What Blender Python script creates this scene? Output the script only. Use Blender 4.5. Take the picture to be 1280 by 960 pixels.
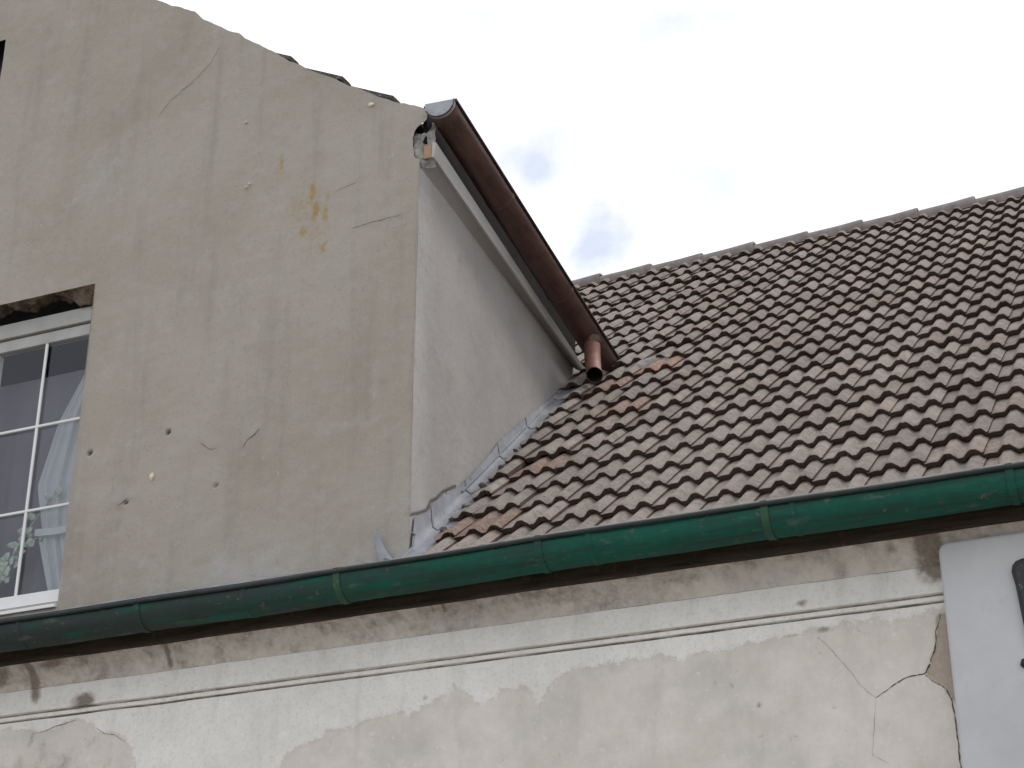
import bpy, bmesh, math, random
import numpy as np
from mathutils import Matrix, Vector

# ------------------------------------------------------------------ camera, sky, sun
for o in list(bpy.data.objects):
    bpy.data.objects.remove(o, do_unlink=True)
scene = bpy.context.scene
COL = scene.collection
EYE = 1.6                                   # camera height above the street

cam_d = bpy.data.cameras.new('camera')
cam_d.sensor_width = 36.0
cam_d.lens = 36.0 * 2276.5 / 1280.0
cam_d.clip_start = 0.1
cam_d.clip_end = 3000
cam = bpy.data.objects.new('camera', cam_d)
COL.objects.link(cam)
cam.location = (0, 0, EYE)
cam.rotation_euler = (math.radians(90 + 26.091), 0, math.radians(23.035))
scene.camera = cam

SUN_EL, SUN_AZ = math.radians(58), math.radians(58)      # azimuth clockwise from +y
world = bpy.data.worlds.new('World')
scene.world = world
world.use_nodes = True
wn, wl = world.node_tree.nodes, world.node_tree.links
wn.clear()


def wnode(t, **kw):
    n = wn.new(t)
    for k, v in kw.items():
        setattr(n, k, v)
    return n


def wmath(op, a, b=None, clamp=False):
    n = wnode('ShaderNodeMath', operation=op, use_clamp=clamp)
    for i, v in enumerate((a, b)):
        if v is None:
            continue
        if isinstance(v, (int, float)):
            n.inputs[i].default_value = v
        else:
            wl.new(v, n.inputs[i])
    return n.outputs[0]


wout = wnode('ShaderNodeOutputWorld')
sky = wnode('ShaderNodeTexSky', sky_type='NISHITA', sun_disc=False, sun_elevation=SUN_EL, sun_rotation=SUN_AZ)
bg_sky = wnode('ShaderNodeBackground')
bg_sky.inputs['Strength'].default_value = 0.15
wl.new(sky.outputs[0], bg_sky.inputs['Color'])
tc = wnode('ShaderNodeTexCoord')
nz = wnode('ShaderNodeTexNoise')
nz.inputs['Scale'].default_value = 9.0
nz.inputs['Detail'].default_value = 9.0
nz.inputs['Roughness'].default_value = 0.62
nz.inputs['Distortion'].default_value = 0.6
wl.new(tc.outputs['Generated'], nz.inputs['Vector'])
nz2 = wnode('ShaderNodeTexNoise')
nz2.inputs['Scale'].default_value = 3.6
nz2.inputs['Detail'].default_value = 6.0
wl.new(tc.outputs['Generated'], nz2.inputs['Vector'])
fine = wmath('SUBTRACT', nz.outputs['Fac'], 0.5)
nz3 = wnode('ShaderNodeTexNoise')
nz3.inputs['Scale'].default_value = 24.0
nz3.inputs['Detail'].default_value = 6.0
nz3.inputs['Roughness'].default_value = 0.52
wl.new(tc.outputs['Generated'], nz3.inputs['Vector'])
rag = wmath('SUBTRACT', nz3.outputs['Fac'], 0.5)
# gaps in the cloud deck: a broad noise everywhere plus the few holes seen over the roof
gap = wmath('MULTIPLY', wmath('SUBTRACT', wmath('ADD', nz2.outputs['Fac'], wmath('MULTIPLY', fine, 0.25)), 0.70), 6.0, True)
for gx, gy, gz, rad, amt in ((-.2276, .7658, .6015, .016, .36), (-.3144, .7783, .5435, .012, .42), (-.2901, .8107, .5086, .017, .52),
                             (-.62, .35, .70, .05, .8), (.35, .45, .82, .06, .8), (.2, -.7, .68, .06, .8), (-.5, -.6, .62, .05, .8)):
    dp = wnode('ShaderNodeVectorMath', operation='DISTANCE')
    wl.new(tc.outputs['Generated'], dp.inputs[0])
    v = Vector((gx, gy, gz)).normalized()
    dp.inputs[1].default_value = v
    e = wmath('SUBTRACT', 1.0, wmath('DIVIDE', dp.outputs['Value'], rad * 2.0))
    e = wmath('ADD', e, wmath('MULTIPLY', rag, 3.6))
    gap = wmath('MAXIMUM', gap, wmath('MULTIPLY', wmath('MULTIPLY', e, 0.75, True), amt))
ramp = wnode('ShaderNodeValToRGB')
ramp.color_ramp.elements[0].position = 0.40
ramp.color_ramp.elements[0].color = (0.70, 0.745, 0.835, 1)
ramp.color_ramp.elements[1].position = 0.58
ramp.color_ramp.elements[1].color = (1.0, 1.0, 1.0, 1)
mixn = wmath('ADD', wmath('MULTIPLY', nz2.outputs['Fac'], 0.45), wmath('MULTIPLY', nz.outputs['Fac'], 0.55))
wl.new(mixn, ramp.inputs['Fac'])
bg_cl = wnode('ShaderNodeBackground')
bg_cl.inputs['Strength'].default_value = 1.14
wl.new(ramp.outputs['Color'], bg_cl.inputs['Color'])
mx = wnode('ShaderNodeMixShader')
wl.new(gap, mx.inputs['Fac'])
wl.new(bg_cl.outputs[0], mx.inputs[1])
wl.new(bg_sky.outputs[0], mx.inputs[2])
wl.new(mx.outputs[0], wout.inputs['Surface'])

sd = bpy.data.lights.new('sun', 'SUN')
sd.energy = 1.5
sd.angle = math.radians(14)
sd.color = (1.0, 0.94, 0.85)
sun = bpy.data.objects.new('sun', sd)
COL.objects.link(sun)
sdir = Vector((math.sin(SUN_AZ) * math.cos(SUN_EL), math.cos(SUN_AZ) * math.cos(SUN_EL), math.sin(SUN_EL)))
sun.rotation_euler = sdir.to_track_quat('Z', 'Y').to_euler()
sun.location = sdir * 40

vs = scene.view_settings
vs.view_transform = 'Standard'
vs.look = 'None'
vs.exposure = 0.2
vs.gamma = 1.0
vs.use_curve_mapping = False
scene.render.engine = 'CYCLES'
scene.render.resolution_x = 1024
scene.render.resolution_y = 768

rng = random.Random(7)
nrng = np.random.default_rng(11)

# ------------------------------------------------------------------ helpers


def vnoise(x, y, seed=0):
    xi, yi = np.floor(x).astype(np.int64), np.floor(y).astype(np.int64)
    fx, fy = x - xi, y - yi
    fx, fy = fx * fx * (3 - 2 * fx), fy * fy * (3 - 2 * fy)

    def h(a, b):
        n = (a * 374761393 + b * 668265263 + seed * 974711) & 0xFFFFFFFF
        n = ((n ^ (n >> 13)) * 1274126177) & 0xFFFFFFFF
        return ((n ^ (n >> 16)) & 0xFFFF) / 65535.0
    return (h(xi, yi) * (1 - fx) + h(xi + 1, yi) * fx) * (1 - fy) + (h(xi, yi + 1) * (1 - fx) + h(xi + 1, yi + 1) * fx) * fy


def fbm(x, y, f, oct=4, seed=0):
    s, a, t = 0, 1.0, 0
    for i in range(oct):
        s = s + a * vnoise(x * f, y * f, seed + i * 17)
        t += a
        a *= .55
        f *= 2.03
    return s / t


def seg_dist(x, z, pts):
    d = np.full(x.shape, 1e9)
    for (ax, az), (bx, bz) in zip(pts[:-1], pts[1:]):
        dx, dz = bx - ax, bz - az
        t = np.clip(((x - ax) * dx + (z - az) * dz) / (dx * dx + dz * dz + 1e-12), 0, 1)
        d = np.minimum(d, np.hypot(x - ax - t * dx, z - az - t * dz))
    return d


def inside(x, z, poly):
    r = np.zeros(x.shape, bool)
    for (ax, az), (bx, bz) in zip(poly, poly[1:] + poly[:1]):
        c = ((az > z) != (bz > z)) & (x < (bx - ax) * (z - az) / (bz - az + 1e-12) + ax)
        r ^= c
    return r


def sstep(a, b, v):
    t = np.clip((v - a) / (b - a), 0, 1)
    return t * t * (3 - 2 * t)


WLOC = {}


def link(o, parent=None):
    COL.objects.link(o)
    if parent is not None:
        o.parent = parent
    return o


def mk(name, verts, faces, mat, parent=None, smooth=False, mask=None, origin=None):
    """mesh object from eye-level coordinates (z = 0 at the eye)"""
    V = np.array(verts, float)
    V[:, 2] += EYE
    base = np.array(origin if origin is not None else (WLOC[parent.name] if parent is not None else (0, 0, 0)), float)
    me = bpy.data.meshes.new(name)
    me.from_pydata((V - base).tolist(), [], [list(map(int, f)) for f in faces])
    me.materials.append(mat)
    if smooth:
        me.shade_smooth()
    if mask is not None:
        a = me.color_attributes.new('mask', 'FLOAT_COLOR', 'POINT')
        a.data.foreach_set('color', np.ascontiguousarray(mask, dtype=np.float32).ravel())
    o = bpy.data.objects.new(name, me)
    link(o, parent)
    pw = np.array(WLOC[parent.name] if parent is not None else (0, 0, 0), float)
    o.location = base - pw
    WLOC[o.name] = tuple(base)
    return o


def empty(name, loc, label=None, cat=None, parent=None):
    o = bpy.data.objects.new(name, None)
    o.empty_display_size = .3
    link(o, parent)
    pw = np.array(WLOC[parent.name] if parent is not None else (0, 0, 0), float)
    o.location = np.array(loc, float) - pw
    WLOC[o.name] = tuple(loc)
    if label:
        o['label'] = label
    if cat:
        o['category'] = cat
    return o


class MB:
    def __init__(s):
        s.v, s.f = [], []

    def quad(s, *p):
        b = len(s.v)
        s.v += [tuple(q) for q in p]
        s.f.append(list(range(b, b + len(p))))
        return s

    def box(s, x0, x1, y0, y1, z0, z1):
        b = len(s.v)
        s.v += [(x0, y0, z0), (x1, y0, z0), (x1, y1, z0), (x0, y1, z0), (x0, y0, z1), (x1, y0, z1), (x1, y1, z1), (x0, y1, z1)]
        for f in ((0, 3, 2, 1), (4, 5, 6, 7), (0, 1, 5, 4), (1, 2, 6, 5), (2, 3, 7, 6), (3, 0, 4, 7)):
            s.f.append([b + i for i in f])
        return s

    def prism(s, poly, y0, y1):            # polygon in x,z extruded along y
        b, n = len(s.v), len(poly)
        s.v += [(x, y0, z) for x, z in poly] + [(x, y1, z) for x, z in poly]
        s.f.append([b + i for i in range(n)])
        s.f.append([b + n + i for i in range(n)][::-1])
        for i in range(n):
            j = (i + 1) % n
            s.f.append([b + j, b + i, b + n + i, b + n + j])
        return s

    def loft(s, rings, closed=True, cap=False):
        b, n = len(s.v), len(rings[0])
        for r in rings:
            s.v += [tuple(p) for p in r]
        for k in range(len(rings) - 1):
            for i in range(n if closed else n - 1):
                j = (i + 1) % n
                s.f.append([b + k * n + i, b + k * n + j, b + (k + 1) * n + j, b + (k + 1) * n + i])
        if cap:
            s.f.append([b + i for i in range(n)][::-1])
            s.f.append([b + (len(rings) - 1) * n + i for i in range(n)])
        return s

    def tube(s, pts, r, n=8, cap=True):
        rings = []
        for i, p in enumerate(pts):
            p = Vector(p)
            t = Vector(pts[min(i + 1, len(pts) - 1)]) - Vector(pts[max(i - 1, 0)])
            t.normalize()
            a = t.orthogonal() if abs(t.z) > .9 else t.cross(Vector((0, 0, 1)))
            a.normalize()
            bb = t.cross(a)
            rr = r[i] if isinstance(r, (list, tuple)) else r
            rings.append([p + (a * math.cos(k * math.tau / n) + bb * math.sin(k * math.tau / n)) * rr for k in range(n)])
        return s.loft(rings, True, cap)

    def build(s, name, mat, parent=None, smooth=False, origin=None):
        o = mk(name, s.v, s.f, mat, parent, smooth, None, origin)
        bm = bmesh.new()
        bm.from_mesh(o.data)
        bmesh.ops.recalc_face_normals(bm, faces=bm.faces)
        bm.to_mesh(o.data)
        bm.free()
        return o


def bevel(o, w, seg=2):
    m = o.modifiers.new('bevel', 'BEVEL')
    m.width = w
    m.segments = seg
    m.limit_method = 'ANGLE'
    m.angle_limit = math.radians(40)
    return o


# ------------------------------------------------------------------ materials
class NT:
    def __init__(s, name):
        s.m = bpy.data.materials.new(name)
        s.m.use_nodes = True
        s.n, s.l = s.m.node_tree.nodes, s.m.node_tree.links
        s.b = s.n['Principled BSDF']
        s.out = s.n['Material Output']
        s.tc = s.n.new('ShaderNodeTexCoord')
        s.geo = s.n.new('ShaderNodeNewGeometry')
        s.pos = s.geo.outputs['Position']
        s.obj = s.tc.outputs['Object']

    def put(s, sock, v):
        if isinstance(v, (int, float)):
            sock.default_value = v
        elif isinstance(v, tuple):
            sock.default_value = (*v, 1) if len(v) == 3 and len(sock.default_value) == 4 else v
        else:
            s.l.new(v, sock)

    def scale(s, vec, sc):
        n = s.n.new('ShaderNodeVectorMath')
        n.operation = 'MULTIPLY'
        s.l.new(vec, n.inputs[0])
        n.inputs[1].default_value = sc
        return n.outputs[0]

    def vadd(s, a, b):
        n = s.n.new('ShaderNodeVectorMath')
        n.operation = 'ADD'
        s.l.new(a, n.inputs[0])
        s.l.new(b, n.inputs[1])
        return n.outputs[0]

    def noise(s, sc, det=6, rough=.6, vec=None, dist=0.0, col=False):
        n = s.n.new('ShaderNodeTexNoise')
        n.inputs['Scale'].default_value = sc
        n.inputs['Detail'].default_value = det
        n.inputs['Roughness'].default_value = rough
        n.inputs['Distortion'].default_value = dist
        s.l.new(vec if vec is not None else s.pos, n.inputs['Vector'])
        return n.outputs['Color' if col else 'Fac']

    def ramp(s, v, *st):
        n = s.n.new('ShaderNodeValToRGB')
        el = n.color_ramp.elements
        while len(el) < len(st):
            el.new(.5)
        for e, (p, c) in zip(el, st):
            e.position = p
            e.color = (*c, 1) if isinstance(c, tuple) else (c, c, c, 1)
        s.l.new(v, n.inputs['Fac'])
        return n.outputs['Color']

    def step(s, v, a, b):
        n = s.n.new('ShaderNodeMapRange')
        n.interpolation_type = 'SMOOTHSTEP'
        s.put(n.inputs['Value'], v)
        n.inputs['From Min'].default_value = a
        n.inputs['From Max'].default_value = b
        return n.outputs['Result']

    def math(s, op, a, b=0.0, clamp=False):
        n = s.n.new('ShaderNodeMath')
        n.operation = op
        n.use_clamp = clamp
        s.put(n.inputs[0], a)
        s.put(n.inputs[1], b)
        return n.outputs[0]

    def mix(s, f, a, b, mode='MIX'):
        n = s.n.new('ShaderNodeMix')
        n.data_type = 'RGBA'
        n.blend_type = mode
        s.put(n.inputs[0], f)
        s.put(n.inputs[6], a)
        s.put(n.inputs[7], b)
        return n.outputs[2]

    def bump(s, h, st=.3, dist=.01, prev=None):
        n = s.n.new('ShaderNodeBump')
        n.inputs['Strength'].default_value = st
        n.inputs['Distance'].default_value = dist
        s.put(n.inputs['Height'], h)
        if prev is not None:
            s.l.new(prev, n.inputs['Normal'])
        return n.outputs[0]

    def attr(s, name='mask'):
        n = s.n.new('ShaderNodeAttribute')
        n.attribute_name = name
        sp = s.n.new('ShaderNodeSeparateColor')
        s.l.new(n.outputs['Color'], sp.inputs[0])
        return sp.outputs[0], sp.outputs[1], sp.outputs[2], n.outputs['Alpha']

    def done(s, col, rough=.9, normal=None, metal=0.0, spec=None):
        s.put(s.b.inputs['Base Color'], col)
        s.put(s.b.inputs['Roughness'], rough)
        s.put(s.b.inputs['Metallic'], metal)
        if spec is None and isinstance(rough, float) and rough >= .85:
            spec = .12
        if spec is not None:
            s.put(s.b.inputs['Specular IOR Level'], spec)
        if normal is not None:
            s.l.new(normal, s.b.inputs['Normal'])
        return s.m


def mat_dormer():
    t = NT('weathered_grey_render')
    r, g, b, a = t.attr()
    n1 = t.noise(1.1, 6, .6)
    n2 = t.noise(7, 8, .65)
    n3 = t.noise(60, 5, .7)
    streak = t.noise(1, 6, .6, t.scale(t.pos, (5.5, 1, .55)))
    col = t.ramp(n1, (.28, (.335, .302, .258)), (.72, (.400, .370, .327)))
    col = t.mix(t.math('MULTIPLY', t.step(streak, .48, .72), .38), col, (.250, .230, .202))
    col = t.mix(t.math('MULTIPLY', t.step(n2, .50, .70), .36), col, (.42, .405, .38))
    col = t.mix(t.math('MULTIPLY', t.step(t.math('ADD', g, t.math('MULTIPLY', t.math('SUBTRACT', n2, .5), .9)), .25, .75), .55), col, (.43, .425, .42))
    col = t.mix(t.math('MULTIPLY', t.step(n3, .52, .68), .30), col, (.205, .185, .165))
    col = t.mix(t.math('MULTIPLY', t.step(t.noise(34, 5, .6, dist=.5), .68, .72), .55), col, (.52, .51, .48))
    # ochre lichen and rust runs
    rm = t.step(t.math('ADD', r, t.math('MULTIPLY', t.math('SUBTRACT', t.noise(38, 5, .7), .5), 1.5)), .20, 1.0)
    col = t.mix(t.math('MULTIPLY', rm, .85), col, t.ramp(t.noise(25, 3), (.35, (.30, .20, .08)), (.65, (.40, .27, .10))))
    col = t.mix(t.math('MULTIPLY', b, 1.0, True), col, (.05, .042, .035))
    h = t.math('ADD', t.math('MULTIPLY', n2, .6), t.math('MULTIPLY', n3, .4))
    return t.done(col, .93, t.bump(t.noise(220, 4, .7), .18, .004, t.bump(h, .45, .012)))


def mat_facade():
    t = NT('flaking_white_limewash')
    sdm, st, dk, tan = t.attr()
    n1 = t.noise(1.6, 6, .6)
    n2 = t.noise(9, 8, .68)
    n3 = t.noise(45, 6, .7)
    rag = t.math('ADD', t.math('MULTIPLY', t.math('SUBTRACT', n2, .5), .17), t.math('MULTIPLY', t.math('SUBTRACT', n3, .5), .11))
    pm = t.step(t.math('ADD', sdm, rag), -.003, .005)
    # loose flecks of paint left on the bare plaster and chips in the painted band
    fl = t.math('MULTIPLY', t.step(t.noise(16, 7, .68, dist=.4), .63, .66), t.step(sdm, -.55, -.02))
    pm = t.math('MAXIMUM', pm, t.math('MULTIPLY', fl, .7))
    chip = t.step(t.noise(21, 8, .74), .63, .66)
    pm = t.math('MULTIPLY', pm, t.math('SUBTRACT', 1.0, t.math('MULTIPLY', chip, .7)))
    white = t.ramp(t.math('ADD', t.math('MULTIPLY', n1, .6), t.math('MULTIPLY', n2, .4)), (.32, (.67, .655, .62)), (.62, (.81, .795, .765)))
    white = t.mix(t.math('MULTIPLY', t.step(n3, .50, .62), .30), white, (.50, .485, .46))
    white = t.mix(t.math('MULTIPLY', t.step(t.noise(13, 8, .72), .55, .63), .35), white, (.84, .835, .82))
    bare = t.ramp(t.math('ADD', t.math('MULTIPLY', n1, .55), t.math('MULTIPLY', n2, .45)), (.34, (.56, .522, .474)), (.64, (.725, .684, .630)))
    blue = t.math('MULTIPLY', t.step(t.noise(2.3, 5, .6, t.scale(t.pos, (1, 1, 1.3))), .50, .66), .4)
    bare = t.mix(blue, bare, (.50, .495, .495))
    bare = t.mix(t.math('MULTIPLY', t.step(t.noise(26, 6, .7), .58, .66), .5), bare, (.74, .72, .69))
    bare = t.mix(t.math('MULTIPLY', t.step(t.noise(14, 6, .7, dist=.6), .64, .70), .5), bare, (.40, .34, .29))
    col = t.mix(pm, bare, white)
    col = t.mix(t.math('MULTIPLY', tan, t.math('ADD', .6, t.math('MULTIPLY', n3, .4)), True), col, t.ramp(n3, (.4, (.30, .235, .18)), (.65, (.42, .345, .28))))
    wash = t.noise(1, 6, .62, t.scale(t.pos, (7, 1, 1.1)))
    col = t.mix(t.math('MULTIPLY', t.step(wash, .5, .75), .20), col, (.34, .31, .28))
    srag = t.noise(24, 8, .72, dist=.5)
    stm = t.step(t.math('ADD', t.math('MULTIPLY', st, t.math('ADD', .35, t.math('MULTIPLY', srag, 1.3))), t.math('MULTIPLY', t.math('SUBTRACT', n2, .5), 1.3)), .20, .95)
    col = t.mix(t.math('MULTIPLY', stm, .85), col, t.ramp(n3, (.35, (.115, .085, .062)), (.7, (.24, .19, .15))))
    col = t.mix(t.math('MULTIPLY', t.step(n3, .6, .8), .25), col, (.33, .30, .27))
    col = t.mix(dk, col, (.05, .04, .033))
    h = t.math('ADD', t.math('MULTIPLY', pm, .35), t.math('ADD', t.math('MULTIPLY', n2, .45), t.math('MULTIPLY', n3, .35)))
    return t.done(col, .92, t.bump(t.noise(190, 4, .7), .15, .004, t.bump(h, .4, .01)))


def mat_cheek():
    t = NT('smooth_grey_cheek_render')
    r, g, b, a = t.attr()
    n1 = t.noise(1.3, 5, .55)
    n2 = t.noise(11, 7, .65)
    col = t.ramp(n1, (.32, (.285, .268, .258)), (.68, (.345, .328, .322)))
    col = t.mix(t.math('MULTIPLY', t.step(t.noise(1, 6, .6, t.scale(t.pos, (1, 4.5, .5))), .5, .7), .35), col, (.285, .262, .245))
    col = t.mix(t.math('MULTIPLY', t.step(t.math('ADD', g, t.math('MULTIPLY', t.math('SUBTRACT', n2, .5), .6)), .2, .8), .7), col, (.46, .465, .475))
    col = t.mix(t.math('MULTIPLY', t.step(n2, .54, .68), .34), col, (.255, .235, .215))
    col = t.mix(t.math('MULTIPLY', t.step(t.noise(48, 6, .72), .53, .66), .28), col, (.42, .405, .395))
    col = t.mix(t.math('MULTIPLY', t.step(t.noise(5, 7, .7, dist=.7), .56, .66), .3), col, (.23, .205, .185))
    col = t.mix(b, col, (.06, .05, .045))
    return t.done(col, .9, t.bump(t.noise(150, 4, .7), .12, .004, t.bump(n2, .45, .012)))


def mat_tile(edge=False):
    t = NT('shaded_tile_edge' if edge else 'weathered_concrete_tile')
    oi = t.n.new('ShaderNodeObjectInfo')
    off = t.n.new('ShaderNodeCombineXYZ')
    for i in range(3):
        t.l.new(t.math('MULTIPLY', oi.outputs['Random'], (37.0, 91.0, 53.0)[i]), off.inputs[i])
    vec = t.vadd(t.obj, off.outputs[0])
    n1 = t.noise(9, 6, .65, vec)
    n2 = t.noise(55, 6, .75, vec)
    n3 = t.noise(260, 3, .7, vec)
    col = t.mix(1.0, oi.outputs['Color'], t.ramp(n1, (.3, .74), (.7, 1.22)), 'MULTIPLY')
    if edge:                                              # brown tile body, darkened further: lip shade put into the colour
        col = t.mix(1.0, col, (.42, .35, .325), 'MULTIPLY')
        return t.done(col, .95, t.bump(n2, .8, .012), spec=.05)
    col = t.mix(t.math('MULTIPLY', t.step(n2, .50, .64), .62), col, (.37, .34, .305))
    col = t.mix(t.math('MULTIPLY', t.step(t.noise(30, 6, .75, vec), .54, .66), .62), col, (.095, .076, .066))
    col = t.mix(t.math('MULTIPLY', t.step(n3, .58, .74), .4), col, (.33, .32, .29))
    h = t.math('ADD', t.math('MULTIPLY', n2, .6), t.math('MULTIPLY', n3, .4))
    return t.done(col, .95, t.bump(h, .9, .014), spec=.08)


def mat_green():
    t = NT('green_gutter_paint')
    sep = t.n.new('ShaderNodeSeparateXYZ')
    t.l.new(t.pos, sep.inputs[0])
    left = t.step(t.math('MULTIPLY', sep.outputs[0], -1.0), 3.2, 6.6)
    n1 = t.noise(1, 6, .6, t.scale(t.pos, (1.6, 9, 9)))
    n2 = t.noise(12, 7, .68)
    n3 = t.noise(70, 5, .7)
    col = t.ramp(n2, (.3, (.006, .070, .048)), (.7, (.011, .108, .074)))
    faded = t.step(t.math('ADD', n1, t.math('MULTIPLY', left, .22)), .52, .66)
    col = t.mix(t.math('MULTIPLY', faded, t.math('ADD', .40, t.math('MULTIPLY', left, .55))), col, (.034, .041, .041))
    col = t.mix(t.math('MULTIPLY', t.step(t.noise(5, 7, .7), .60, .72), .55), col, (.075, .09, .06))
    grime = t.noise(1, 7, .66, t.scale(t.pos, (2.2, 26, 26)))
    col = t.mix(t.math('MULTIPLY', t.step(grime, .47, .60), .6), col, (.022, .044, .038))
    col = t.mix(t.math('MULTIPLY', t.step(t.noise(1, 7, .66, t.scale(t.pos, (5, 16, 16))), .58, .68), .4), col, (.13, .15, .13))
    col = t.mix(t.math('MULTIPLY', t.step(t.noise(20, 7, .74), .61, .66), .7), col, t.ramp(n3, (.4, (.10, .06, .035)), (.6, (.17, .165, .15))))
    rough = t.ramp(n2, (.3, .55), (.7, .8))
    return t.done(col, rough, t.bump(t.math('ADD', n2, t.math('MULTIPLY', n3, .3)), .3, .01), spec=.22)


def simple(name, c1, c2, sc=8, rough=.8, metal=0.0, bump=.2, stretch=(1, 1, 1), spot=None, spec=None):
    t = NT(name)
    v = t.scale(t.pos, stretch)
    n = t.noise(sc, 7, .65, v)
    n2 = t.noise(sc * 7, 5, .7, v)
    col = t.ramp(n, (.32, c1), (.68, c2))
    if spot:
        col = t.mix(t.math('MULTIPLY', t.step(t.noise(sc * 2.3, 6, .7), .57, .68), spot[1]), col, spot[0])
    return t.done(col, rough, t.bump(t.math('ADD', n, t.math('MULTIPLY', n2, .6)), bump, .01), metal, spec)


def mat_glass():
    t = NT('window_glass')
    gl = t.n.new('ShaderNodeBsdfGlossy')
    gl.inputs['Roughness'].default_value = .015
    gl.inputs['Color'].default_value = (.93, .93, 1.0, 1)
    tr = t.n.new('ShaderNodeBsdfTransparent')
    tr.inputs['Color'].default_value = (.88, .90, .92, 1)
    fr = t.n.new('ShaderNodeFresnel')
    t.put(fr.inputs['IOR'], t.math('SUBTRACT', 1.52, t.math('MULTIPLY', t.geo.outputs['Backfacing'], 1.52 - 1 / 1.52)))
    m = t.n.new('ShaderNodeMixShader')
    t.l.new(fr.outputs[0], m.inputs[0])
    t.l.new(tr.outputs[0], m.inputs[1])
    t.l.new(gl.outputs[0], m.inputs[2])
    t.l.new(m.outputs[0], t.out.inputs['Surface'])
    return t.m


def mat_cloth(name, c, op=1.0):
    t = NT(name)
    n = t.noise(30, 4, .6)
    df = t.n.new('ShaderNodeBsdfDiffuse')
    t.put(df.inputs['Color'], t.ramp(n, (.3, tuple(v * .93 for v in c)), (.7, c)))
    tl = t.n.new('ShaderNodeBsdfTranslucent')
    t.put(tl.inputs['Color'], c)
    m = t.n.new('ShaderNodeMixShader')
    m.inputs[0].default_value = .35
    t.l.new(df.outputs[0], m.inputs[1])
    t.l.new(tl.outputs[0], m.inputs[2])
    res = m.outputs[0]
    if op < 1:
        tp = t.n.new('ShaderNodeBsdfTransparent')
        m2 = t.n.new('ShaderNodeMixShader')
        m2.inputs[0].default_value = op
        t.l.new(tp.outputs[0], m2.inputs[1])
        t.l.new(res, m2.inputs[2])
        res = m2.outputs[0]
    t.l.new(res, t.out.inputs['Surface'])
    return t.m


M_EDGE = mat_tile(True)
M_DORMER, M_FACADE, M_CHEEK, M_TILE, M_GREEN, M_GLASS = mat_dormer(), mat_facade(), mat_cheek(), mat_tile(), mat_green(), mat_glass()
M_WOOD = simple('dark_eaves_timber', (.028, .022, .017), (.075, .060, .046), 5, .9, stretch=(.6, 6, 6), spot=((.13, .10, .075), .4))
M_ZINC = simple('dull_zinc', (.22, .23, .25), (.36, .375, .40), 6, .5, .35, .12, spot=((.17, .16, .155), .45))
M_LEAD = simple('lead_flashing', (.17, .18, .205), (.27, .285, .315), 5, .7, .1, .35, spot=((.115, .105, .10), .75))
M_COPPER = simple('aged_copper_gutter', (.050, .027, .022), (.125, .066, .050), 4, .42, .35, .08, stretch=(3, .7, 3), spot=((.035, .024, .024), .6))
M_COPDARK = simple('dark_copper_bead', (.030, .020, .026), (.055, .036, .040), 10, .4, .4)
M_COPBRIGHT = simple('reddish_copper_outlet', (.13, .055, .040), (.24, .115, .088), 9, .6, .15, .2, spot=((.10, .055, .045), .5))
M_MORTAR = simple('crumbling_mortar', (.19, .18, .165), (.36, .345, .32), 14, .95, 0, .9, spot=((.11, .10, .09), .5))
M_RUBBLE = simple('broken_plaster_core', (.26, .25, .23), (.42, .41, .38), 12, .95, 0, .7, spot=((.14, .12, .10), .5))
M_TAN = simple('bare_rafter_end', (.34, .22, .14), (.45, .32, .22), 16, .9, stretch=(3, 3, 1))
M_WHITE = simple('white_window_plastic', (.70, .71, .72), (.78, .78, .78), 5, .4, 0, .03)
M_FRAME = simple('greyed_window_plastic', (.33, .33, .315), (.43, .43, .415), 6, .5, 0, .05)
M_BOARD = simple('pale_grey_board_paint', (.47, .48, .495), (.54, .55, .565), 3, .7, 0, .12, spot=((.42, .425, .43), .3))
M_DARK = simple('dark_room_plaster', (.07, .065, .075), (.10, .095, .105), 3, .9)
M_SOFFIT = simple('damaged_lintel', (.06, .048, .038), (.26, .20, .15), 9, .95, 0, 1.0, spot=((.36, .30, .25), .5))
M_STRIP = simple('pale_grey_fascia_paint', (.40, .395, .385), (.50, .495, .485), 6, .75, 0, .1, stretch=(1, .4, 1))
M_GAPSHADE = simple('gap_shade_board', (.010, .008, .009), (.020, .016, .016), 6, .95)  # near-black board colour stands for the shade in the gap behind the gutter
M_DECK = simple('roofing_felt', (.02, .018, .016), (.035, .03, .027), 6, .95)
M_RIDGE = simple('grey_ridge_tile', (.17, .15, .14), (.27, .245, .235), 9, .95, 0, .6, spot=((.33, .32, .30), .5))
M_BLACK = simple('black_speckled_fitting', (.012, .012, .014), (.035, .03, .032), 18, .45, 0, .6, spot=((.30, .31, .31), .75))
M_IRON = simple('black_iron', (.012, .011, .014), (.03, .026, .03), 20, .5, .3)
M_BRACKET = simple('mossy_bracket_paint', (.010, .060, .034), (.030, .088, .045), 14, .7, 0, .2, spot=((.16, .15, .07), .5))
M_RUSTY = simple('rusty_clip', (.09, .03, .02), (.16, .065, .04), 20, .85)
M_PALEBIT = simple('pale_yellow_plug', (.60, .57, .42), (.72, .70, .55), 30, .7)
M_CURTAIN = mat_cloth('white_curtain', (.66, .70, .70))
M_NET = mat_cloth('grey_net_curtain', (.285, .275, .30))
M_LEAF = simple('pale_green_leaf', (.26, .34, .25), (.48, .53, .44), 40, .5)
M_POT = simple('clay_pot', (.25, .12, .08), (.33, .17, .11), 10, .85)
M_PAVE = simple('street_paving', (.21, .195, .175), (.31, .29, .26), 2, .92, 0, .4)
M_CRACK = simple('crack_dirt', (.06, .05, .042), (.16, .14, .12), 25, .95)


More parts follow.
